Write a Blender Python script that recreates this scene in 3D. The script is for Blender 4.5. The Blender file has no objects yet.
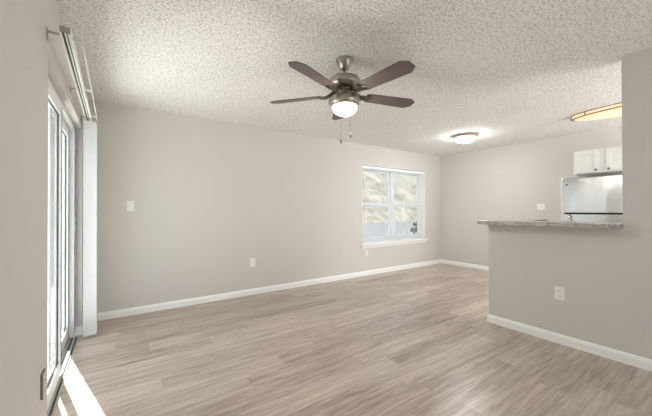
import bpy, bmesh, math, random
from mathutils import Vector, Matrix

random.seed(7)
SC = bpy.context.scene
COL = SC.collection
R = math.radians
H = 2.44                                   # ceiling height

# ------------------------------------------------------------------ camera
YAW, PITCH, ROLL, CAM_H, F_PX = 0.602248, 0.006694, -0.002976, 1.2184, 299.44
cd = bpy.data.cameras.new('camera')
cam = bpy.data.objects.new('camera', cd)
COL.objects.link(cam)
fwd = Vector((math.sin(YAW) * math.cos(PITCH), math.cos(YAW) * math.cos(PITCH), math.sin(PITCH)))
rgt = Vector((math.cos(YAW), -math.sin(YAW), 0))
up = rgt.cross(fwd)
c_, s_ = math.cos(ROLL), math.sin(ROLL)
rgt2, up2 = rgt * c_ + up * s_, up * c_ - rgt * s_
m = Matrix((rgt2, up2, -fwd)).transposed().to_4x4()
m.translation = Vector((0, 0, CAM_H))
cam.matrix_world = m
cd.sensor_fit = 'HORIZONTAL'
cd.sensor_width = 36.0
cd.lens = F_PX / 652 * 36.0
cd.clip_start = 0.02
SC.camera = cam

# ------------------------------------------------------------------ world, sun, exposure
w = bpy.data.worlds.new('sky')
SC.world = w
w.use_nodes = True
bg = w.node_tree.nodes['Background']
bg.inputs[0].default_value = (0.91, 0.965, 1.0, 1)
bg.inputs[1].default_value = 3.0
sd = bpy.data.lights.new('sun', 'SUN')
sd.energy = 31.0
sd.angle = R(0.6)
sd.color = (1.0, 0.985, 0.96)
sun = bpy.data.objects.new('sun', sd)
COL.objects.link(sun)
SUN_E = R(43)
ld = Vector((0.243 * math.cos(SUN_E), -0.97 * math.cos(SUN_E), -math.sin(SUN_E)))
sun.rotation_euler = ld.to_track_quat('-Z', 'Y').to_euler()
sun.location = (-3, 10, 9)
def fill_light(name, loc, aim, sx, sy, power):
    ad = bpy.data.lights.new(name, 'AREA')
    ad.shape = 'RECTANGLE'; ad.size = sx; ad.size_y = sy
    ad.energy = power; ad.color = (0.95, 0.98, 1.0)
    o = bpy.data.objects.new(name, ad)
    COL.objects.link(o)
    o.location = loc
    o.rotation_euler = Vector(aim).to_track_quat('-Z', 'Z').to_euler()
    return o
fill_light('kitchen_rear_fill', (4.75, -2.15, 1.3), (.22, 1, .05), 2.2, 2.0, 85)  # added area light out of view, brightens the far wall and dining end
vs = SC.view_settings
vs.view_transform = 'Standard'
vs.look = 'None'
vs.gamma = 1.0
vs.use_curve_mapping = False
vs.exposure = -0.12
SC.cycles.max_bounces = 12
SC.cycles.diffuse_bounces = 8
SC.cycles.transparent_max_bounces = 16
SC.cycles.sample_clamp_indirect = 8.0

# ------------------------------------------------------------------ materials
def lin(r, g, b):
    f = lambda v: (v / 12.92 if v <= .04045 else ((v + .055) / 1.055) ** 2.4)
    return (f(r / 255), f(g / 255), f(b / 255), 1)

def mat(name, col, rough=.5, metal=0.0, spec=.5, emit=None, estr=0.0, bump=None):
    mt = bpy.data.materials.new(name)
    mt.use_nodes = True
    nt = mt.node_tree
    b = nt.nodes['Principled BSDF']
    b.inputs['Base Color'].default_value = col
    b.inputs['Roughness'].default_value = rough
    b.inputs['Metallic'].default_value = metal
    b.inputs['Specular IOR Level'].default_value = spec
    if emit:
        b.inputs['Emission Color'].default_value = emit
        b.inputs['Emission Strength'].default_value = estr
    if bump:
        scale, strength, dist = bump
        tc = nt.nodes.new('ShaderNodeTexCoord')
        n = nt.nodes.new('ShaderNodeTexNoise')
        n.inputs['Scale'].default_value = scale
        n.inputs['Detail'].default_value = 3
        bp = nt.nodes.new('ShaderNodeBump')
        bp.inputs['Strength'].default_value = strength
        bp.inputs['Distance'].default_value = dist
        nt.links.new(tc.outputs['Object'], n.inputs['Vector'])
        nt.links.new(n.outputs['Fac'], bp.inputs['Height'])
        nt.links.new(bp.outputs['Normal'], b.inputs['Normal'])
    return mt

M = {}
M['wall'] = mat('greige_wall_paint', lin(211, 207, 202), .75, spec=.25, bump=(120, .25, .004))
M['white_trim'] = mat('white_trim_paint', lin(246, 246, 243), .4)
M['white_plastic'] = mat('white_plastic', lin(240, 240, 236), .35)
M['vane'] = mat('white_vinyl_vane', lin(206, 208, 210), .45)
M['slat'] = mat('white_blind_slat', lin(240, 242, 246), .5)
M['vinyl'] = mat('white_vinyl_frame', lin(238, 240, 240), .35)
M['alu'] = mat('white_aluminium', lin(243, 245, 246), .35)
M['gasket'] = mat('dark_gasket', lin(70, 74, 76), .6)
M['track_metal'] = mat('mill_aluminium_track', lin(196, 196, 192), .4, .5)
M['rail_groove'] = mat('grey_green_groove', lin(108, 126, 128), .5)
M['bracket'] = mat('grey_steel_bracket', lin(170, 170, 166), .4, .3)
M['nickel'] = mat('brushed_nickel', lin(176, 170, 158), .33, .9, bump=(60, .05, .002))
M['nickel_dark'] = mat('aged_nickel', lin(128, 120, 110), .38, .9)
M['frost'] = mat('lit_frosted_glass', lin(250, 246, 236), .4, emit=(1.0, .98, .94, 1), estr=135.0)
M['frost_dome'] = mat('lit_white_glass', lin(250, 248, 242), .4, emit=(1.0, .995, .98, 1), estr=100.0)
M['acrylic'] = mat('lit_cream_acrylic', lin(236, 220, 184), .4, emit=(1.0, .88, .62, 1), estr=.55)
M['bronze'] = mat('bronze_trim', lin(170, 144, 110), .4, .6)
M['tan_ring'] = mat('tan_fixture_ring', lin(190, 168, 148), .5, .2)
M['fob'] = mat('dark_wood_fob', lin(38, 24, 20), .5)
M['steel_edge'] = mat('pale_grey_fridge_edge', lin(222, 222, 218), .4)
M['fridge_body'] = mat('grey_fridge_case', lin(150, 150, 150), .5)
M['black'] = mat('black_rubber_gap', lin(28, 28, 28), .6)
M['knob'] = mat('dark_nickel_knob', lin(110, 106, 100), .35, .8)
M['cab'] = mat('white_cabinet_paint', lin(226, 226, 223), .4)
M['ledge'] = mat('dark_ledge_laminate', lin(104, 102, 98), .5)
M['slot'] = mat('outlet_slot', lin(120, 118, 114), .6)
M['concrete'] = mat('patio_concrete', lin(214, 212, 206), .85, bump=(40, .2, .004))
M['asphalt'] = mat('grey_asphalt', lin(46, 46, 49), .9, bump=(60, .3, .006))
M['trunk'] = mat('grey_bark', lin(120, 105, 92), .9)
M['leaf_tan'] = mat('dry_tan_foliage', lin(120, 110, 92), .9)
M['leaf_green'] = mat('muted_green_foliage', lin(78, 86, 72), .9)

def N(nt, t, **kw):
    n = nt.nodes.new(t)
    for k, v in kw.items():
        setattr(n, k, v)
    return n

def math_node(nt, op, a, b=None):
    n = N(nt, 'ShaderNodeMath', operation=op)
    for i, v in enumerate((a, b)):
        if v is None:
            continue
        if isinstance(v, (int, float)):
            n.inputs[i].default_value = v
        else:
            nt.links.new(v, n.inputs[i])
    return n.outputs[0]

def make_floor():
    mt = bpy.data.materials.new('taupe_vinyl_plank')
    mt.use_nodes = True
    nt = mt.node_tree
    L = nt.links.new
    b = nt.nodes['Principled BSDF']
    tc = N(nt, 'ShaderNodeTexCoord')
    sp = N(nt, 'ShaderNodeSeparateXYZ')
    L(tc.outputs['Object'], sp.inputs[0])
    W, LEN = .178, 1.22
    yr = math_node(nt, 'DIVIDE', sp.outputs['Y'], W)
    row = math_node(nt, 'FLOOR', yr)
    fy = math_node(nt, 'FRACT', yr)
    wn = N(nt, 'ShaderNodeTexWhiteNoise', noise_dimensions='1D')
    L(row, wn.inputs['W'])
    xs = math_node(nt, 'ADD', math_node(nt, 'DIVIDE', sp.outputs['X'], LEN), wn.outputs['Value'])
    colm = math_node(nt, 'FLOOR', xs)
    fx = math_node(nt, 'FRACT', xs)
    cv = N(nt, 'ShaderNodeCombineXYZ')
    L(row, cv.inputs[0]); L(colm, cv.inputs[1])
    wr = N(nt, 'ShaderNodeTexWhiteNoise', noise_dimensions='2D')
    L(cv.outputs[0], wr.inputs['Vector'])
    # grain coordinates, stretched along the plank and shifted plank by plank
    gx = math_node(nt, 'ADD', math_node(nt, 'MULTIPLY', sp.outputs['X'], 1.3), math_node(nt, 'MULTIPLY', wr.outputs['Value'], 37.0))
    gy = math_node(nt, 'MULTIPLY', sp.outputs['Y'], 19.0)
    gv = N(nt, 'ShaderNodeCombineXYZ')
    L(gx, gv.inputs[0]); L(gy, gv.inputs[1]); L(math_node(nt, 'MULTIPLY', wr.outputs['Value'], 11.0), gv.inputs[2])
    g1 = N(nt, 'ShaderNodeTexNoise')
    g1.inputs['Scale'].default_value = 1.6; g1.inputs['Detail'].default_value = 5; g1.inputs['Roughness'].default_value = .62
    g1.inputs['Distortion'].default_value = .6
    L(gv.outputs[0], g1.inputs['Vector'])
    g2 = N(nt, 'ShaderNodeTexNoise')
    g2.inputs['Scale'].default_value = 6.5; g2.inputs['Detail'].default_value = 3
    L(gv.outputs[0], g2.inputs['Vector'])
    ramp = N(nt, 'ShaderNodeValToRGB')
    cr = ramp.color_ramp
    cr.elements[0].position = .30; cr.elements[0].color = lin(128, 111, 98)
    cr.elements[1].position = .70; cr.elements[1].color = lin(207, 194, 181)
    e = cr.elements.new(.5); e.color = lin(176, 161, 147)
    tone = math_node(nt, 'ADD', math_node(nt, 'MULTIPLY', g1.outputs['Fac'], .66),
                     math_node(nt, 'ADD', math_node(nt, 'MULTIPLY', g2.outputs['Fac'], .28),
                               math_node(nt, 'MULTIPLY', math_node(nt, 'SUBTRACT', wr.outputs['Value'], .5), .15)))
    tone = math_node(nt, 'ADD', tone, .035)
    L(tone, ramp.inputs['Fac'])
    # seams
    ey = math_node(nt, 'LESS_THAN', math_node(nt, 'MINIMUM', fy, math_node(nt, 'SUBTRACT', 1.0, fy)), .010)
    ex = math_node(nt, 'LESS_THAN', math_node(nt, 'MINIMUM', fx, math_node(nt, 'SUBTRACT', 1.0, fx)), .0016)
    seam = math_node(nt, 'MULTIPLY', math_node(nt, 'MAXIMUM', ey, ex), .26)
    mx = N(nt, 'ShaderNodeMixRGB')
    L(seam, mx.inputs['Fac']); L(ramp.outputs['Color'], mx.inputs[1])
    mx.inputs[2].default_value = lin(96, 82, 72)
    L(mx.outputs[0], b.inputs['Base Color'])
    b.inputs['Roughness'].default_value = .31
    b.inputs['Specular IOR Level'].default_value = .6
    bp = N(nt, 'ShaderNodeBump')
    bp.inputs['Strength'].default_value = .12; bp.inputs['Distance'].default_value = .003
    L(math_node(nt, 'SUBTRACT', g2.outputs['Fac'], seam), bp.inputs['Height'])
    L(bp.outputs['Normal'], b.inputs['Normal'])
    return mt
M['floor'] = make_floor()

def make_popcorn():
    mt = bpy.data.materials.new('popcorn_ceiling')
    mt.use_nodes = True
    nt = mt.node_tree
    L = nt.links.new
    b = nt.nodes['Principled BSDF']
    b.inputs['Base Color'].default_value = lin(244, 243, 240)
    b.inputs['Roughness'].default_value = .95
    b.inputs['Specular IOR Level'].default_value = .1
    tc = N(nt, 'ShaderNodeTexCoord')
    v = N(nt, 'ShaderNodeTexNoise')
    v.inputs['Scale'].default_value = 66; v.inputs['Detail'].default_value = 2.5; v.inputs['Roughness'].default_value = .6
    L(tc.outputs['Object'], v.inputs['Vector'])
    r = N(nt, 'ShaderNodeValToRGB')             # pale to grey specks, shade between the lumps put into the colour
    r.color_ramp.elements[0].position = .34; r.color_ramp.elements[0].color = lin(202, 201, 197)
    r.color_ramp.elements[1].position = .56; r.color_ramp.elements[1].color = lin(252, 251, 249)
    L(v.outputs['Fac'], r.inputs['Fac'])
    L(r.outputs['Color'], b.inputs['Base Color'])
    return mt
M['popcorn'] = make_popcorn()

def make_speckle():
    mt = bpy.data.materials.new('grey_speckled_laminate')
    mt.use_nodes = True
    nt = mt.node_tree
    L = nt.links.new
    b = nt.nodes['Principled BSDF']
    tc = N(nt, 'ShaderNodeTexCoord')
    n = N(nt, 'ShaderNodeTexNoise')
    n.inputs['Scale'].default_value = 55; n.inputs['Detail'].default_value = 4
    L(tc.outputs['Object'], n.inputs['Vector'])
    r = N(nt, 'ShaderNodeValToRGB')
    r.color_ramp.elements[0].position = .36; r.color_ramp.elements[0].color = lin(148, 145, 138)
    r.color_ramp.elements[1].position = .64; r.color_ramp.elements[1].color = lin(190, 188, 181)
    L(n.outputs['Fac'], r.inputs['Fac'])
    L(r.outputs['Color'], b.inputs['Base Color'])
    b.inputs['Roughness'].default_value = .25
    return mt
M['speckle'] = make_speckle()

def make_steel():
    mt = bpy.data.materials.new('stainless_steel')
    mt.use_nodes = True
    nt = mt.node_tree
    L = nt.links.new
    b = nt.nodes['Principled BSDF']
    b.inputs['Base Color'].default_value = lin(178, 175, 170)
    b.inputs['Metallic'].default_value = 1.0
    b.inputs['Roughness'].default_value = .2
    tc = N(nt, 'ShaderNodeTexCoord')
    n = N(nt, 'ShaderNodeTexNoise')
    n.inputs['Scale'].default_value = 2.4; n.inputs['Detail'].default_value = 0
    mp = N(nt, 'ShaderNodeMapping')
    mp.inputs['Scale'].default_value = (1, 2.6, 1.0)
    L(tc.outputs['Object'], mp.inputs['Vector'])
    L(mp.outputs[0], n.inputs['Vector'])
    bp = N(nt, 'ShaderNodeBump')
    bp.inputs['Strength'].default_value = .18; bp.inputs['Distance'].default_value = .03
    L(n.outputs['Fac'], bp.inputs['Height'])
    L(bp.outputs['Normal'], b.inputs['Normal'])
    return mt
M['steel'] = make_steel()

def make_blade_wood():
    mt = bpy.data.materials.new('dark_walnut_blade')
    mt.use_nodes = True
    nt = mt.node_tree
    L = nt.links.new
    b = nt.nodes['Principled BSDF']
    tc = N(nt, 'ShaderNodeTexCoord')
    mp = N(nt, 'ShaderNodeMapping')
    mp.inputs['Scale'].default_value = (3, 45, 3)
    L(tc.outputs['Object'], mp.inputs['Vector'])
    n = N(nt, 'ShaderNodeTexNoise')
    n.inputs['Scale'].default_value = 2; n.inputs['Detail'].default_value = 3
    L(mp.outputs[0], n.inputs['Vector'])
    r = N(nt, 'ShaderNodeValToRGB')
    r.color_ramp.elements[0].position = .3; r.color_ramp.elements[0].color = lin(80, 66, 64)
    r.color_ramp.elements[1].position = .7; r.color_ramp.elements[1].color = lin(108, 92, 90)
    L(n.outputs['Fac'], r.inputs['Fac'])
    L(r.outputs['Color'], b.inputs['Base Color'])
    b.inputs['Roughness'].default_value = .42
    return mt
M['blade'] = make_blade_wood()

def make_glass(name):
    mt = bpy.data.materials.new(name)
    mt.use_nodes = True
    nt = mt.node_tree
    L = nt.links.new
    nt.nodes.remove(nt.nodes['Principled BSDF'])
    out = nt.nodes['Material Output']
    tr = N(nt, 'ShaderNodeBsdfTransparent'); tr.inputs[0].default_value = (.96, .98, .985, 1)
    gl = N(nt, 'ShaderNodeBsdfGlossy'); gl.inputs['Roughness'].default_value = .01
    lw = N(nt, 'ShaderNodeLayerWeight')
    fac = math_node(nt, 'ADD', math_node(nt, 'MULTIPLY', math_node(nt, 'POWER', lw.outputs['Facing'], 5.0), .80), .02)
    mix = N(nt, 'ShaderNodeMixShader')
    L(fac, mix.inputs[0]); L(tr.outputs[0], mix.inputs[1]); L(gl.outputs[0], mix.inputs[2])
    L(mix.outputs[0], out.inputs['Surface'])
    return mt
M['glass'] = make_glass('clear_pane_glass')

def make_ground(name, c0, c1, scale):
    mt = bpy.data.materials.new(name)
    mt.use_nodes = True
    nt = mt.node_tree
    L = nt.links.new
    b = nt.nodes['Principled BSDF']
    tc = N(nt, 'ShaderNodeTexCoord')
    n = N(nt, 'ShaderNodeTexNoise')
    n.inputs['Scale'].default_value = scale; n.inputs['Detail'].default_value = 5
    L(tc.outputs['Object'], n.inputs['Vector'])
    r = N(nt, 'ShaderNodeValToRGB')
    r.color_ramp.elements[0].position = .35; r.color_ramp.elements[0].color = c0
    r.color_ramp.elements[1].position = .65; r.color_ramp.elements[1].color = c1
    L(n.outputs['Fac'], r.inputs['Fac'])
    L(r.outputs['Color'], b.inputs['Base Color'])
    b.inputs['Roughness'].default_value = .95
    return mt
M['lawn'] = make_ground('grey_green_lawn', lin(66, 72, 56), lin(96, 98, 82), 1.5)
M['bank'] = make_ground('dry_tan_bank', lin(98, 92, 80), lin(146, 139, 127), .9)

# ------------------------------------------------------------------ mesh helpers
class MB:
    """collects shapes in world coordinates, then links them as one mesh object"""
    def __init__(self):
        self.bm = bmesh.new()

    def box(self, x0, x1, y0, y1, z0, z1, bevel=0.0, seg=2, mtx=None):
        t = bmesh.new()
        bmesh.ops.create_cube(t, size=1)
        for v in t.verts:
            v.co = Vector(((x0 + x1) / 2 + v.co.x * (x1 - x0), (y0 + y1) / 2 + v.co.y * (y1 - y0), (z0 + z1) / 2 + v.co.z * (z1 - z0)))
        if bevel:
            bmesh.ops.bevel(t, geom=list(t.edges), offset=bevel, segments=seg, profile=.5, affect='EDGES')
        if mtx:
            bmesh.ops.transform(t, matrix=mtx, verts=t.verts)
        return self._merge(t)

    def prism(self, pts, vec, mtx=None, bevel=0.0):
        """closed outline pts (3-D) swept along vec"""
        t = bmesh.new()
        a = [t.verts.new(p) for p in pts]
        b = [t.verts.new(Vector(p) + Vector(vec)) for p in pts]
        n = len(pts)
        t.faces.new(a[::-1]); t.faces.new(b)
        for i in range(n):
            t.faces.new((a[i], a[(i + 1) % n], b[(i + 1) % n], b[i]))
        bmesh.ops.recalc_face_normals(t, faces=t.faces)
        if bevel:
            bmesh.ops.bevel(t, geom=list(t.edges), offset=bevel, segments=2, profile=.5, affect='EDGES')
        if mtx:
            bmesh.ops.transform(t, matrix=mtx, verts=t.verts)
        return self._merge(t)

    def lathe(self, prof, c=(0, 0, 0), n=40, sx=1.0, sy=1.0, smooth=True):
        """profile of (radius, z) turned about the z axis through c; sx, sy make it oval"""
        t = bmesh.new()
        rings = []
        for r, z in prof:
            if r < 1e-6:
                rings.append([t.verts.new((c[0], c[1], c[2] + z))])
            else:
                rings.append([t.verts.new((c[0] + sx * r * math.cos(2 * math.pi * i / n), c[1] + sy * r * math.sin(2 * math.pi * i / n), c[2] + z)) for i in range(n)])
        for A, B in zip(rings, rings[1:]):
            for i in range(n):
                j = (i + 1) % n
                if len(A) == 1 and len(B) > 1:
                    t.faces.new((A[0], B[i], B[j]))
                elif len(B) == 1 and len(A) > 1:
                    t.faces.new((A[i], A[j], B[0]))
                elif len(A) > 1:
                    t.faces.new((A[i], A[j], B[j], B[i]))
        for ring in (rings[0], rings[-1]):
            if len(ring) > 2:
                try:
                    t.faces.new(ring)
                except ValueError:
                    pass
        bmesh.ops.recalc_face_normals(t, faces=t.faces)
        if smooth:
            for f in t.faces:
                f.smooth = len(f.verts) < 5
        return self._merge(t)

    def tube(self, pts, r, n=8):
        pts = [Vector(p) for p in pts]
        t = bmesh.new()
        rings = []
        for i, p in enumerate(pts):
            d = (pts[min(i + 1, len(pts) - 1)] - pts[max(i - 1, 0)]).normalized()
            a = Vector((0, 0, 1)) if abs(d.z) < .9 else Vector((1, 0, 0))
            u = d.cross(a).normalized(); v = d.cross(u)
            rr = r[i] if isinstance(r, (list, tuple)) else r
            rings.append([t.verts.new(p + u * rr * math.cos(2 * math.pi * k / n) + v * rr * math.sin(2 * math.pi * k / n)) for k in range(n)])
        for A, B in zip(rings, rings[1:]):
            for k in range(n):
                f = t.faces.new((A[k], A[(k + 1) % n], B[(k + 1) % n], B[k])); f.smooth = True
        t.faces.new(rings[0][::-1]); t.faces.new(rings[-1])
        bmesh.ops.recalc_face_normals(t, faces=t.faces)
        return self._merge(t)

    def _merge(self, t):
        me = bpy.data.meshes.new('tmp')
        t.to_mesh(me); t.free()
        self.bm.from_mesh(me)
        bpy.data.meshes.remove(me)
        return self

    def build(self, name, material, parent=None, at=None, local=False):
        me = bpy.data.meshes.new(name)
        off = Vector((0, 0, 0))
        if not local:
            if parent is not None:
                p = parent
                while p is not None:
                    off += p.location; p = p.parent
            elif at is not None:
                off = Vector(at)
        bmesh.ops.translate(self.bm, verts=self.bm.verts, vec=-off)
        self.bm.to_mesh(me); self.bm.free()
        me.materials.append(material)
        o = bpy.data.objects.new(name, me)
        COL.objects.link(o)
        if parent is not None:
            o.parent = parent
        elif at is not None:
            o.location = at
        return o

def tag(o, label=None, cat=None, group=None, kind=None):
    if label: o['label'] = label
    if cat: o['category'] = cat
    if group: o['group'] = group
    if kind: o['kind'] = kind
    return o

def thing(name, label, cat, loc, group=None):
    o = bpy.data.objects.new(name, None)
    o.empty_display_size = .1
    COL.objects.link(o)
    o.location = loc
    return tag(o, label, cat, group)

def struct(name, mb, material, label, cat):
    return tag(mb.build(name, material), label, cat, kind='structure')

# ------------------------------------------------------------------ room constants
XL, YB, XR, XH = -.309, 4.175, 6.06, 3.296
YTALL, YEND = .626, 1.683
DY0, DY1, DH = 2.095, 3.80, 2.035             # door opening
WX0, WX1, WZ0, WZ1 = 3.685, 5.51, .585, 2.06  # window opening
XO, YO = -.46, 4.36                           # outer faces
YR = -2.2                                     # where the modelled room stops behind the camera

# ------------------------------------------------------------------ shell
struct('floor', MB().box(-.345, XR, YR, YB, -.06, 0), M['floor'], 'taupe wood-look plank floor', 'floor')
def popcorn_layer():
    """slab of the ceiling plus its lumpy sprayed underside (random lumps a centimetre or two wide)"""
    import numpy as np
    rng = np.random.default_rng(3)
    st = .0105
    xs = np.arange(XL - .0, XR + st, st); ys = np.arange(-.6, YB + st, st)
    nx, ny = len(xs), len(ys)
    h = rng.random((ny, nx)) ** 1.6
    h = .62 * h + .38 * (np.roll(h, 1, 0) + np.roll(h, 1, 1) + np.roll(h, -1, 0) + np.roll(h, -1, 1)) / 4
    X, Y = np.meshgrid(xs, ys)
    X = X + rng.uniform(-.35, .35, X.shape) * st; Y = Y + rng.uniform(-.35, .35, Y.shape) * st
    co = np.stack([X, Y, H + .001 - .0085 * h], -1).reshape(-1, 3).astype(np.float32)
    i = np.arange(ny * nx).reshape(ny, nx)
    q = np.stack([i[:-1, :-1], i[1:, :-1], i[1:, 1:], i[:-1, 1:]], -1).reshape(-1, 4)
    bx = np.array([(x, y, z) for z in (H + .002, H + .1) for y in (YR, YO) for x in (XO, XR + .12)], np.float32)
    bq = np.array([(0, 2, 3, 1), (4, 5, 7, 6), (0, 1, 5, 4), (2, 6, 7, 3), (0, 4, 6, 2), (1, 3, 7, 5)]) + len(co)
    co = np.concatenate([co, bx]); q = np.concatenate([q, bq])
    me = bpy.data.meshes.new('ceiling')
    me.vertices.add(len(co)); me.vertices.foreach_set('co', co.ravel())
    me.loops.add(q.size); me.loops.foreach_set('vertex_index', q.ravel().astype(np.int32))
    me.polygons.add(len(q)); me.polygons.foreach_set('loop_start', np.arange(0, q.size, 4, dtype=np.int32))
    sm = np.ones(len(q), bool); sm[-6:] = False
    me.polygons.foreach_set('use_smooth', sm)
    me.update(calc_edges=True)
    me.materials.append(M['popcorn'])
    o = bpy.data.objects.new('ceiling', me)
    COL.objects.link(o)
    return tag(o, 'white popcorn textured ceiling', 'ceiling', kind='structure')
popcorn_layer()
b = MB()
b.box(XO, XL, YR, DY0, -.06, H).box(XO, XL, DY1, YO, -.06, H).box(XO, XL, DY0, DY1, DH, H)
struct('wall_left', b, M['wall'], 'greige wall around the sliding door', 'wall')
b = MB()
b.box(XL, WX0, YB, YO, -.06, H).box(WX1, XR + .12, YB, YO, -.06, H)
b.box(WX0, WX1, YB, YO, WZ1, H).box(WX0, WX1, YB, YO, -.06, WZ0 - .03)
struct('wall_back', b, M['wall'], 'long greige wall with the window', 'wall')
struct('wall_rear', MB().box(XO, 1.5, YR - .12, YR, -.06, H), M['wall'], 'greige wall behind the camera', 'wall')
struct('wall_right', MB().box(XR, XR + .12, YR, YB, -.06, H), M['wall'], 'far pale wall behind the fridge', 'wall')
b = MB()
b.box(XH, XH + .115, YR, YTALL, 0, H).box(XH, XH + .115, YTALL, YEND, 0, 1.062)
struct('wall_kitchen', b, M['wall'], 'greige half wall under the bar counter rising to a full wall', 'wall')

def base_prof(h=.085, t=.014):
    return [(0, 0), (t, 0), (t, h * .72), (t * .75, h * .80), (t * .6, h * .94), (t * .3, h), (0, h)]

def baseboard(name, a, bb, nrm, label):
    """profile swept from a to bb along the wall; nrm points into the room"""
    a, bb, nrm = Vector(a), Vector(bb), Vector(nrm)
    pts = [a + nrm * p + Vector((0, 0, q)) for p, q in base_prof()]
    struct(name, MB().prism(pts, bb - a), M['white_trim'], label, 'baseboard')
baseboard('baseboard_back', (XL, YB, 0), (XR, YB, 0), (0, -1, 0), 'white baseboard along the window wall')
baseboard('baseboard_right', (XR, 1.70, 0), (XR, YB, 0), (-1, 0, 0), 'white baseboard along the far wall')
baseboard('baseboard_kitchen', (XH, YR, 0), (XH, YEND + .012, 0), (-1, 0, 0), 'white baseboard along the half wall')
baseboard('baseboard_kitchen_end', (XH - .012, YEND, 0), (XH + .115, YEND, 0), (0, 1, 0), 'white baseboard round the end of the half wall')
baseboard('baseboard_left', (XL, DY1, 0), (XL, YB, 0), (1, 0, 0), 'short white baseboard between door and corner')
baseboard('baseboard_reveal', (-.36, DY1, 0), (XL + .012, DY1, 0), (0, -1, 0), 'white baseboard turning into the door reveal')

# ------------------------------------------------------------------ sliding door
door = thing('door_1', 'white framed sliding glass patio door', 'sliding door', (-.40, (DY0 + DY1) / 2, 0))
door['kind'] = 'structure'
b = MB()
b.box(-.45, -.362, DY1 - .075, DY1, 0, DH, .003).box(-.45, -.362, DY0, DY0 + .045, 0, DH, .003).box(-.45, -.362, DY0 + .045, DY1 - .075, 1.995, DH, .003)
b.build('door_frame', M['alu'], door)
b = MB()
b.box(-.45, -.330, DY0, DY1 - .075, -.01, .012, .003)
for x in (-.440, -.3935, -.350):
    b.box(x - .003, x + .003, DY0, DY1 - .075, .012, .028)
tr = b.build('threshold_track', M['track_metal'], door)
b = MB()
for x in (-.4165, -.371, -.342):
    b.box(x - .008, x + .008, DY0 + .01, DY1 - .085, .0121, .0135)
b.build('track_groove', M['gasket'], tr)

def panel(name, x0, x1, y0, y1, dark_end):
    z0, z1, st, rl = .0285, 1.990, .058, .075
    p = MB()
    p.box(x0, x1, y0, y0 + st, z0, z1, .003).box(x0, x1, y1 - st, y1, z0, z1, .003)
    p.box(x0, x1, y0 + st, y1 - st, z1 - rl, z1, .003).box(x0, x1, y0 + st, y1 - st, z0, z0 + rl + .02, .003)
    po = p.build(name, M['alu'], door)
    xm = (x0 + x1) / 2
    MB().box(xm - .002, xm + .002, y0 + st, y1 - st, z0 + rl + .02, z1 - rl).build('pane', M['glass'], po)
    g = MB()
    for y in (y0 + st, y1 - st - .006):
        g.box(xm - .005, xm + .005, y, y + .006, z0 + rl + .02, z1 - rl)
    g.box(xm - .005, xm + .005, y0 + st, y1 - st, z1 - rl - .006, z1 - rl)
    g.box(xm - .005, xm + .005, y0 + st, y1 - st, z0 + rl + .02, z0 + rl + .026)
    # weather strip on the face and end of the closing stile
    ye = y1 if dark_end > 0 else y0
    g.box(x1, x1 + .002, ye - .016 * dark_end - .004, ye - .016 * dark_end + .004, z0 + .01, z1 - .005)
    g.box(x0 + .006, x1 - .012, ye - .001, ye + .002, z0, z1)
    g.build('gasket', M['gasket'], po)
    return po
panel('sliding_panel', -.388, -.355, DY0 + .05, 2.93, 1)
fp = panel('fixed_panel', -.438, -.400, 2.78, DY1 - .078, 1)
b = MB()
b.box(-.362, -.354, DY1 - .052, DY1 - .030, 1.02, 1.16, .002)
lk = b.build('latch', M['white_plastic'], door)
MB().box(-.3539, -.351, DY1 - .045, DY1 - .037, 1.085, 1.105, .001).build('latch_slot', M['gasket'], lk)

# ------------------------------------------------------------------ window
win = thing('window_1', 'white twin single hung window', 'window', ((WX0 + WX1) / 2, YB, WZ0))
win['kind'] = 'structure'
xm = (WX0 + WX1) / 2
b = MB()
FY0, FY1 = 4.285, 4.355
b.box(WX0, WX0 + .045, FY0, FY1, WZ0, WZ1, .003).box(WX1 - .045, WX1, FY0, FY1, WZ0, WZ1, .003)
b.box(xm - .045, xm + .045, FY0, FY1, WZ0, WZ1, .003)
for a, c in ((WX0 + .045, xm - .045), (xm + .045, WX1 - .045)):
    b.box(a, c, FY0, FY1, WZ1 - .04, WZ1, .003).box(a, c, FY0, FY1, WZ0, WZ0 + .045, .003)
b.build('window_frame', M['vinyl'], win)
for a, c in ((WX0 + .046, xm - .046), (xm + .046, WX1 - .046)):
    for z0, z1, y0, nm in ((WZ0 + .046, 1.355, 4.292, 'lower_sash'), (1.270, WZ1 - .041, 4.322, 'upper_sash')):
        s = MB()
        s.box(a, a + .038, y0, y0 + .028, z0, z1, .003).box(c - .038, c, y0, y0 + .028, z0, z1, .003)
        s.box(a + .038, c - .038, y0, y0 + .028, z0, z0 + .06, .003).box(a + .038, c - .038, y0, y0 + .028, z1 - .06, z1, .003)
        so = s.build(nm, M['vinyl'], win)
        MB().box(a + .038, c - .038, y0 + .012, y0 + .016, z0 + .06, z1 - .06).build('pane', M['glass'], so)
b = MB()
b.box(WX0 - .045, WX1 + .045, YB - .045, YB, WZ0 - .03, WZ0 + .003, .006).box(WX0 + .001, WX1 - .001, YB, FY0, WZ0 - .03, WZ0 + .003)
b.build('window_sill', M['white_trim'], win)
b = MB()
b.box(WX0 - .02, WX1 + .02, YB - .014, YB, WZ0 - .085, WZ0 - .03, .004)
b.build('window_apron', M['white_trim'], win)
b = MB()
b.box(WX0, WX0 + .006, YB + .001, FY0, WZ0 + .003, WZ1).box(WX1 - .006, WX1, YB + .001, FY0, WZ0 + .003, WZ1).box(WX0 + .006, WX1 - .006, YB + .001, FY0, WZ1 - .006, WZ1)
b.build('window_reveal', M['white_trim'], win)

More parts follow.
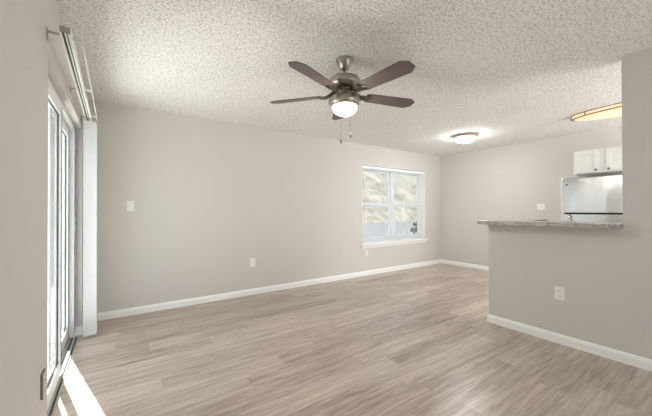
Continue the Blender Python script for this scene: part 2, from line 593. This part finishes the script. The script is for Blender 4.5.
# horizontal blind inside the reveal
BX0, BX1, BY = WX0 + .014, WX1 - .014, 4.222
bl = thing('window_blind', 'lowered white horizontal slat blind in the window', 'window blind', (xm, BY, WZ0 + .012))
b = MB()
b.box(BX0, BX1, BY - .022, BY + .022, 1.995, 2.045, .003)
b.build('headrail', M['slat'], bl)
b = MB()
z = .645
while z < 1.985:
    mt_ = Matrix.Translation((0, BY, z)) @ Matrix.Rotation(R(-3), 4, 'X')
    b.box(BX0 + .003, BX1 - .003, -.0125, .0125, -.0005, .0005, mtx=mt_)
    z += .0212
b.build('slats', M['slat'], bl)
MB().box(BX0 + .003, BX1 - .003, BY - .013, BY + .013, WZ0 + .012, WZ0 + .03, .003).build('bottom_rail', M['slat'], bl)
for x in (BX0 + .10, BX0 + .62, BX1 - .62, BX1 - .10):
    b = MB()
    b.box(x - .002, x + .002, BY - .0145, BY - .0137, WZ0 + .03, 1.995)
    b.box(x - .002, x + .002, BY + .0137, BY + .0145, WZ0 + .03, 1.995)
    b.build('ladder_cord', M['slat'], bl)
b = MB()
b.tube([(BX0 + .05, BY - .03, 1.995), (BX0 + .05, BY - .034, 1.93), (BX0 + .055, BY - .035, 1.18)], .0045)
b.tube([(BX0 + .055, BY - .035, 1.18), (BX0 + .055, BY - .035, 1.05)], .009)
b.build('tilt_wand', M['white_plastic'], bl)

# ------------------------------------------------------------------ vertical blind on the left wall
VZ = 2.10
vb = thing('vertical_blind', 'white vertical blind stacked open at the far end of the sliding door', 'vertical blind', (-.24, 2.87, VZ))
b = MB()
RX0, RX1, RY0, RY1 = -.251, -.204, 1.955, 3.79
t_ = .003
b.box(RX0, RX1, RY0, RY1, VZ + .030, VZ + .034)
b.box(RX0, RX0 + t_, RY0, RY1, VZ, VZ + .030).box(RX1 - t_, RX1, RY0, RY1, VZ, VZ + .030)
b.box(RX0 + t_, RX0 + .011, RY0, RY1, VZ, VZ + .003).box(RX1 - .013, RX1 - t_, RY0, RY1, VZ, VZ + .003)
b.box(-.230, -.223, RY0, RY1, VZ, VZ + .003)
hr = b.build('headrail', M['white_plastic'], vb)
MB().box(RX0 + t_, RX1 - t_, RY0, RY1, VZ + .016, VZ + .02).build('track_groove', M['rail_groove'], hr)
MB().box(RX0 + .004, RX1 - .004, RY0 - .004, RY0, VZ + .003, VZ + .033, .001).build('end_cap', M['bracket'], hr)
for o_ in (hr, *hr.children):                # the rail runs slightly nearer the wall at its far end
    off_ = o_.matrix_basis.translation + (vb.location if o_.parent == vb else vb.location)
    for v_ in o_.data.vertices:
        v_.co.x -= (v_.co.y + off_.y - RY0) * .0155
for y in (2.06, 2.92, 3.74):
    b = MB()
    b.box(XL, XL + .003, y - .014, y + .014, VZ - .005, VZ + .055, .001)
    b.box(XL + .003, RX1 - (y - RY0) * .0155, y - .012, y + .012, VZ + .0345, VZ + .0375)
    b.build('wall_bracket', M['bracket'], vb)
# thin valance strip carried on clips
va, vz = Vector((-.162, 1.862, 2.100)), Vector((-.187, 3.86, 2.098))
b = MB()
dirv = (vz - va)
pts = [va + Vector((x, 0, z_)) for x, z_ in ((-.003, -.005), (.003, -.005), (.003, .005), (-.003, .005))]
b.prism(pts, dirv)
vo = b.build('valance', M['vane'], vb)
for y in (2.02, 2.80, 3.55):
    x = va.x + (y - va.y) / dirv.y * dirv.x
    b = MB()
    rx_ = RX1 - (y - RY0) * .0155
    b.prism([(rx_, y - .03, VZ + .001), (x - .003, y - .005, VZ + .001), (x - .003, y + .05, VZ + .001), (rx_, y - .012, VZ + .001)], (0, 0, .004))
    b.build('valance_clip', M['vane'], vo)
# the stack of vanes
rot = R(13)
for k in range(15):
    y = 3.622 + k * .0095
    t = bmesh.new()
    hw, n = .052, 8
    rows = []
    for z_ in (.034, 2.072):
        row = []
        for side in (0, 1):
            line = []
            for i in range(n + 1):
                q = -1 + 2 * i / n
                yy = .004 * (1 - q * q) + (.0012 if side else 0)
                x0 = q * hw
                line.append(t.verts.new((-.2355 + x0 * math.cos(rot) - yy * math.sin(rot), y + x0 * math.sin(rot) + yy * math.cos(rot), z_)))
            row += line if side == 0 else line[::-1]
        rows.append(row)
    A, B = rows
    q = len(A)
    t.faces.new(A[::-1]); t.faces.new(B)
    for i in range(q):
        f = t.faces.new((A[i], A[(i + 1) % q], B[(i + 1) % q], B[i]))
    bmesh.ops.recalc_face_normals(t, faces=t.faces)
    b = MB(); b._merge(t)
    b.box(-.2405, -.2305, y - .0005, y + .002, 2.065, VZ + .002)
    b.build('vane', M['vane'], vb)

# ------------------------------------------------------------------ ceiling fan
FX, FYc = 1.495, 1.904
fan = thing('ceiling_fan', 'five bladed ceiling fan with dark brown blades, nickel motor and lit bowl', 'ceiling fan', (FX, FYc, H))
C = (FX, FYc, H)
MB().lathe([(.060, 0), (.068, -.006), (.068, -.022), (.058, -.050), (.040, -.082), (.034, -.088), (0, -.088)], C).build('canopy', M['nickel'], fan)
MB().lathe([(.011, -.08), (.011, -.150)], C, 16).build('downrod', M['nickel'], fan)
MB().lathe([(.018, -.134), (.035, -.140), (.080, -.147), (.112, -.160), (.127, -.180), (.127, -.212), (.114, -.232), (.08, -.246), (0, -.246)], C).build('motor_housing', M['nickel'], fan)
MB().lathe([(.062, -.240), (.075, -.25), (.075, -.266), (.058, -.274), (.05, -.300), (.062, -.312), (0, -.312)], C).build('switch_housing', M['nickel_dark'], fan)
MB().lathe([(.055, -.308), (.105, -.316), (.124, -.326), (.130, -.345), (.129, -.362), (.118, -.384), (.100, -.394), (.094, -.392), (.094, -.355), (.05, -.33)], C).build('light_ring', M['nickel'], fan)
prof = [(.092, -.380)]
for i in range(1, 11):
    a = i / 10 * math.pi / 2
    prof.append((.098 * math.cos(a) if i < 10 else 0, -.388 - .072 * math.sin(a)))
MB().lathe(prof, C).build('glass_bowl', M['frost'], fan)
BLZ = -.290
base_ang = R(-14.5)
for k in range(5):
    a = base_ang + k * 2 * math.pi / 5
    mt_ = Matrix.Translation(C) @ Matrix.Rotation(a, 4, 'Z') @ Matrix.Translation((0, 0, BLZ)) @ Matrix.Rotation(R(-12), 4, 'X')
    out = [(.185, -.040), (.205, -.056), (.598, -.070), (.650, -.034), (.650, .034), (.598, .070), (.205, .056), (.185, .040)]
    b = MB()
    b.prism([(x, y, -.003) for x, y in out], (0, 0, .006))
    me_o = b.build('blade', M['blade'], fan, local=True)
    me_o.matrix_local = Matrix.Translation(-Vector(C)) @ mt_
    # bracket: forked arm from the motor to the blade root
    b = MB()
    b.tube([(.070, 0, .030), (.10, 0, .022), (.135, 0, .002), (.160, .012, -.008), (.215, .030, -.007)], [.015, .015, .014, .012, .008])
    b.tube([(.135, 0, .002), (.160, -.012, -.008), (.215, -.030, -.007)], [.014, .012, .008])
    b.lathe([(0, -.012), (.030, -.011), (.034, -.006), (.030, -.003), (0, -.003)], (.150, 0, 0), 20)
    for sx, sy in ((.21, .028), (.21, -.028), (.235, 0)):
        b.lathe([(0, -.008), (.008, -.007), (.009, -.003), (0, -.003)], (sx, sy, 0), 10)
    b.box(.16, .245, -.012, .012, -.007, -.0035, .001)
    bo = b.build('blade_bracket', M['nickel_dark'], fan, local=True)
    bo.matrix_local = Matrix.Translation(-Vector(C)) @ mt_
fw = Vector((math.sin(YAW), math.cos(YAW), 0)); rt = Vector((math.cos(YAW), -math.sin(YAW), 0))
for off, zz in ((.057, 1.855), (-.024, 1.808)):
    p = Vector((FX, FYc, 0)) + rt * off + fw * .13
    q = Vector((FX, FYc, 0)) + (rt * off + fw * .13).normalized() * .05
    b = MB()
    b.tube([(q.x, q.y, H - .292), (p.x, p.y, H - .306), (p.x, p.y, zz + .02)], .0013, 6)
    ch = b.build('pull_chain', M['nickel'], fan)
    MB().lathe([(0, .022), (.004, .02), (.006, .006), (.0075, -.010), (.005, -.022), (0, -.024)], (p.x, p.y, zz), 14).build('fob', M['fob'], ch)

# ------------------------------------------------------------------ other ceiling lights
DX, DYc = 4.66, 2.75
dome = thing('ceiling_light', 'small round lit dome light with tan ring on the dining ceiling', 'ceiling light', (DX, DYc, H))
MB().lathe([(.165, 0), (.184, -.008), (.184, -.040), (.165, -.052), (.14, -.052)], (DX, DYc, H)).build('base_ring', M['tan_ring'], dome)
prof = [(.156, -.050)]
for i in range(1, 9):
    a = i / 8 * math.pi / 2
    prof.append((.156 * math.cos(a) if i < 8 else 0, -.050 - .075 * math.sin(a)))
MB().lathe(prof, (DX, DYc, H)).build('glass_shade', M['frost_dome'], dome)

OX, OY, OA, OB = 4.93, .80, .225, .62
ov = thing('kitchen_ceiling_light', 'long oval lit kitchen light with bronze bands, partly behind the full wall', 'ceiling light', (OX, OY, H))
def oval(prof):
    return MB().lathe(prof, (OX, OY, H), 64, OA, OB)
oval([(.985, -.001), (.985, -.050), (.97, -.052), (.93, -.060), (.75, -.075), (.45, -.084), (0, -.087)]).build('diffuser', M['acrylic'], ov)
oval([(.99, 0), (1.0, -.002), (1.0, -.012), (.988, -.013)]).build('trim_band', M['bronze'], ov)
oval([(.988, -.042), (1.0, -.043), (1.0, -.053), (.975, -.056)]).build('trim_band', M['bronze'], ov)
for ang in (90, 135, 180, 225, 270, 315, 0, 45):
    x, y = OX + OA * 1.003 * math.cos(R(ang)), OY + OB * 1.003 * math.sin(R(ang))
    MB().box(x - .006, x + .006, y - .006, y + .006, H - .058, H, .002).build('clip', M['bronze'], ov)

# ------------------------------------------------------------------ bar counter
bc = thing('bar_counter', 'grey speckled bar counter top on the half wall', 'counter', (3.37, 1.18, 1.062))
MB().box(3.16, 3.60, YTALL + .004, 1.735, 1.062, 1.102, .004).build('countertop', M['speckle'], bc)
MB().box(XH - .016, XH, YTALL + .004, YEND - .002, 1.028, 1.062, .003).build('support_strip', M['wall'], bc)

lg = thing('wall_ledge', 'thin dark ledge against the far pale wall, seen just over the bar counter', 'ledge', (5.65, 2.14, 1.035))
MB().box(5.2, XR - .001, 2.09, 2.12, 1.02, 1.045, .003).build('ledge_board', M['ledge'], lg)
b = MB()
b.prism([(XR - .001, 2.10, 1.02), (XR - .25, 2.10, 1.02), (XR - .001, 2.10, .80)], (0, .015, 0))
b.build('bracket', M['ledge'], lg)

# ------------------------------------------------------------------ fridge
FF, FYA, FYB_, FH = 5.35, .885, 1.655, 1.665
fr = thing('refrigerator', 'stainless steel top freezer refrigerator beside the far pale wall', 'refrigerator', (5.7, 1.27, 0))
MB().box(FF + .068, 6.03, FYA + .005, FYB_ - .005, .03, FH - .01, .006).build('case', M['fridge_body'], fr)
MB().box(FF + .06, FF + .07, FYA + .01, FYB_ - .01, .08, FH - .02).build('gasket', M['black'], fr)
MB().box(FF + .05, FF + .068, FYA + .02, FYB_ - .02, .02, .09).build('kick_grille', M['black'], fr)
for nm, z0, z1 in (('freezer_door', 1.166, FH), ('fridge_door', .10, 1.150)):
    d = MB().box(FF, FF + .06, FYA, FYB_, z0, z1, .008, 3).build(nm, M['steel'], fr)
    MB().box(FF - .0015, FF + .055, FYB_ - .001, FYB_ + .018, z0 + .004, z1 - .002, .003).build('door_edge', M['steel_edge'], d)
    if nm == 'fridge_door':
        b = MB()
        b.tube([(FF, 1.565, 1.13), (FF - .045, 1.565, 1.115), (FF - .05, 1.565, 1.06), (FF - .05, 1.565, .62), (FF - .045, 1.565, .565), (FF, 1.565, .55)], .012, 12)
        b.build('handle', M['steel'], d)
    else:
        MB().tube([(FF - .002, 1.600, 1.575), (FF + .002, 1.600, 1.575)], .013, 20).build('badge', M['knob'], d)
for x in (FF + .12, 5.96):
    for y in (FYA + .06, FYB_ - .06):
        MB().lathe([(.018, 0), (.018, .032)], (x, y, 0), 14).build('foot', M['black'], fr)

# ------------------------------------------------------------------ wall cabinet over the fridge
CX, CY0, CY1, CZ0, CZ1 = 5.72, .945, 1.632, 1.748, 2.098
cb = thing('wall_cabinet', 'white shaker wall cabinet above the refrigerator', 'cabinet', (5.9, 1.29, CZ0))
MB().box(CX + .02, XR, CY0, CY1, CZ0, CZ1, .003).build('carcass', M['cab'], cb)
for (ya, yb, ky) in ((1.335, 1.612, 1.362), (.965, 1.252, 1.226)):
    z0, z1, s = CZ0 + .018, CZ1 - .018, .055
    d = MB()
    d.box(CX, CX + .02, ya, ya + s, z0, z1, .002).box(CX, CX + .02, yb - s, yb, z0, z1, .002)
    d.box(CX, CX + .02, ya + s, yb - s, z0, z0 + s, .002).box(CX, CX + .02, ya + s, yb - s, z1 - s, z1, .002)
    d.box(CX + .015, CX + .019, ya + s - .004, yb - s + .004, z0 + s - .004, z1 - s + .004)
    do = d.build('door', M['cab'], cb)
    k = MB()
    k.tube([(CX, ky, z0 + .03), (CX - .012, ky, z0 + .03), (CX - .014, ky, z0 + .03), (CX - .024, ky, z0 + .03), (CX - .027, ky, z0 + .03)], [.006, .006, .013, .014, .009], 14)
    k.build('knob', M['knob'], do)

# ------------------------------------------------------------------ plates on the walls
def plate(name, label, cat, c, axis, sgn, w_, h_, kind, material='white_plastic', t=.006):
    """wall plate: c on the wall face, axis 'x' or 'y' = the wall normal's axis, sgn = side it faces"""
    c = Vector(c)
    root = thing(name, label, cat, c)
    u = Vector((0, 1, 0)) if axis == 'x' else Vector((1, 0, 0))
    n = (Vector((1, 0, 0)) if axis == 'x' else Vector((0, 1, 0))) * sgn
    def bx(mb, u0, u1, z0, z1, d0, d1, bev=0):
        P, Q = c + u * u0 + n * d0, c + u * u1 + n * d1
        return mb.box(min(P.x, Q.x), max(P.x, Q.x), min(P.y, Q.y), max(P.y, Q.y), c.z + z0, c.z + z1, bev)
    lo = 0
    if t > .01:                                  # dark filler behind the plate, shade of its near side as colour
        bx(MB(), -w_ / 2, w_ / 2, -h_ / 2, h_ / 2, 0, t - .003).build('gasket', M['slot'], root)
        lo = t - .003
    bx(MB(), -w_ / 2, w_ / 2, -h_ / 2, h_ / 2, lo, t, .0012).build('cover_plate', M[material], root)
    if kind == 'duplex':
        for s in (-1, 1):
            o = bx(MB(), -.017, .017, s * .02 - .014, s * .02 + .014, t, t + .002, .0008).build('receptacle', M[material], root)
            q = MB()
            bx(q, -.008, -.005, s * .02 - .006, s * .02 + .005, t + .002, t + .0025)
            bx(q, .005, .008, s * .02 - .006, s * .02 + .005, t + .002, t + .0025)
            q.build('slot', M['slot'], o)
    elif kind == 'toggle':
        bx(MB(), -.005, .005, -.012, .012, t, t + .009, .002).build('toggle', M[material], root)
    elif kind == 'double_toggle':
        for s in (-.023, .023):
            o = bx(MB(), s - .014, s + .014, -.03, .03, t, t + .002, .0008).build('rocker', M[material], root)
            q = MB(); bx(q, s - .005, s + .005, -.006, .006, t + .002, t + .003)
            q.build('slot', M['slot'], o)
    return root
plate('light_switch', 'white light switch plate at the left end of the long wall', 'light switch', (.10, YB, 1.274), 'y', -1, .075, .117, 'toggle')
plate('wall_outlet', 'white outlet low on the long wall below and right of the light switch', 'outlet', (1.578, YB, .462), 'y', -1, .075, .12, 'duplex')
plate('wall_outlet', 'white outlet just under the left end of the window sill', 'outlet', (3.78, YB, .422), 'y', -1, .07, .115, 'duplex')
plate('blank_plate', 'blank wall plate painted wall colour, left of the window', 'wall plate', (3.19, YB, .465), 'y', -1, .075, .12, 'blank', 'wall', .005)
plate('wall_outlet', 'white outlet on the half wall below the bar counter', 'outlet', (XH, 1.046, .454), 'x', -1, .076, .118, 'duplex')
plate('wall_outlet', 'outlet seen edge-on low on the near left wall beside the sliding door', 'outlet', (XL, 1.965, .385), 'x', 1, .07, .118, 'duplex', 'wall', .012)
plate('light_switch', 'white double switch plate on the far pale wall left of the refrigerator', 'light switch', (XR, 2.184, 1.264), 'x', -1, .112, .100, 'double_toggle')
tag(MB().lathe([(0, 0), (.006, 0), (.0055, .002), (0, .0025)], n=14).build('wall_anchor', M['bracket']), 'tiny grey anchor left in the full wall right of the refrigerator', 'wall anchor')
wa = bpy.data.objects['wall_anchor']
wa.rotation_euler = (0, R(-90), 0)
wa.location = (XH, .542, 1.459)

# ------------------------------------------------------------------ outside
struct('patio', MB().box(-4.5, XO, -3, 6.5, -.14, -.03), M['concrete'], 'pale concrete patio outside the sliding door', 'patio')
struct('lawn', MB().box(-30, 45, YO, 60, -.5, -.2).box(-40, -4.5, -12, 60, -.5, -.2), M['lawn'], 'grey green lawn outside the window', 'lawn')
struct('shading_slab', MB().box(.6, 9.0, YO, YO + 2.3, 2.72, 2.9), M['concrete'], 'added unseen balcony slab above the window', 'shading')  # unseen slab added to keep direct sun off the window slats
struct('road', MB().box(-30, 45, 8.0, 23.5, -.2, -.17), M['asphalt'], 'grey asphalt drive outside the window', 'road')
t = bmesh.new()
nx, ny = 60, 14
vv = []
for j in range(ny + 1):
    for i in range(nx + 1):
        x = -30 + 75 * i / nx
        q = j / ny
        y = 24 + 18 * q
        z_ = -.25 + 13.5 * q + .25 * math.sin(x * .7 + j) * min(1, q * 3) + random.uniform(-.08, .08)
        vv.append(t.verts.new((x, y, z_)))
for j in range(ny):
    for i in range(nx):
        a = j * (nx + 1) + i
        f = t.faces.new((vv[a], vv[a + 1], vv[a + nx + 2], vv[a + nx + 1])); f.smooth = True
b = MB(); b._merge(t)
struct('hillside', b, M['bank'], 'dry tan bank beyond the drive', 'hillside')

def shrub(label, x, y, z0, s, leaf, n=170):
    root = thing('shrub', label, 'shrub', (x, y, z0))
    b = MB()
    for k in range(6):
        a = k * 1.05
        b.tube([(x, y, z0), (x + .15 * s * math.cos(a), y + .15 * s * math.sin(a), z0 + .45 * s), (x + .35 * s * math.cos(a), y + .35 * s * math.sin(a), z0 + .95 * s)], [.03 * s, .02 * s, .006 * s], 6)
    b.build('stems', M['trunk'], root)
    t = bmesh.new()
    for k in range(n):
        d = Vector((random.gauss(0, 1), random.gauss(0, 1), random.gauss(0, 1))).normalized() * (random.random() ** .4)
        p = Vector((x, y, z0 + .7 * s)) + Vector((d.x * .55, d.y * .55, d.z * .5)) * s
        m_ = Matrix.Translation(p) @ Matrix.Rotation(random.random() * 6.28, 4, Vector((random.random(), random.random(), random.random() + .1)).normalized()) @ Matrix.Diagonal((.12 * s, .09 * s, .03 * s, 1))
        bmesh.ops.create_icosphere(t, subdivisions=1, radius=1, matrix=m_)
    b = MB(); b._merge(t)
    b.build('foliage', M[leaf], root)
shrub('muted green shrub seen low in the right window sash', 10.6, 8.2, -.2, .8, 'leaf_green')
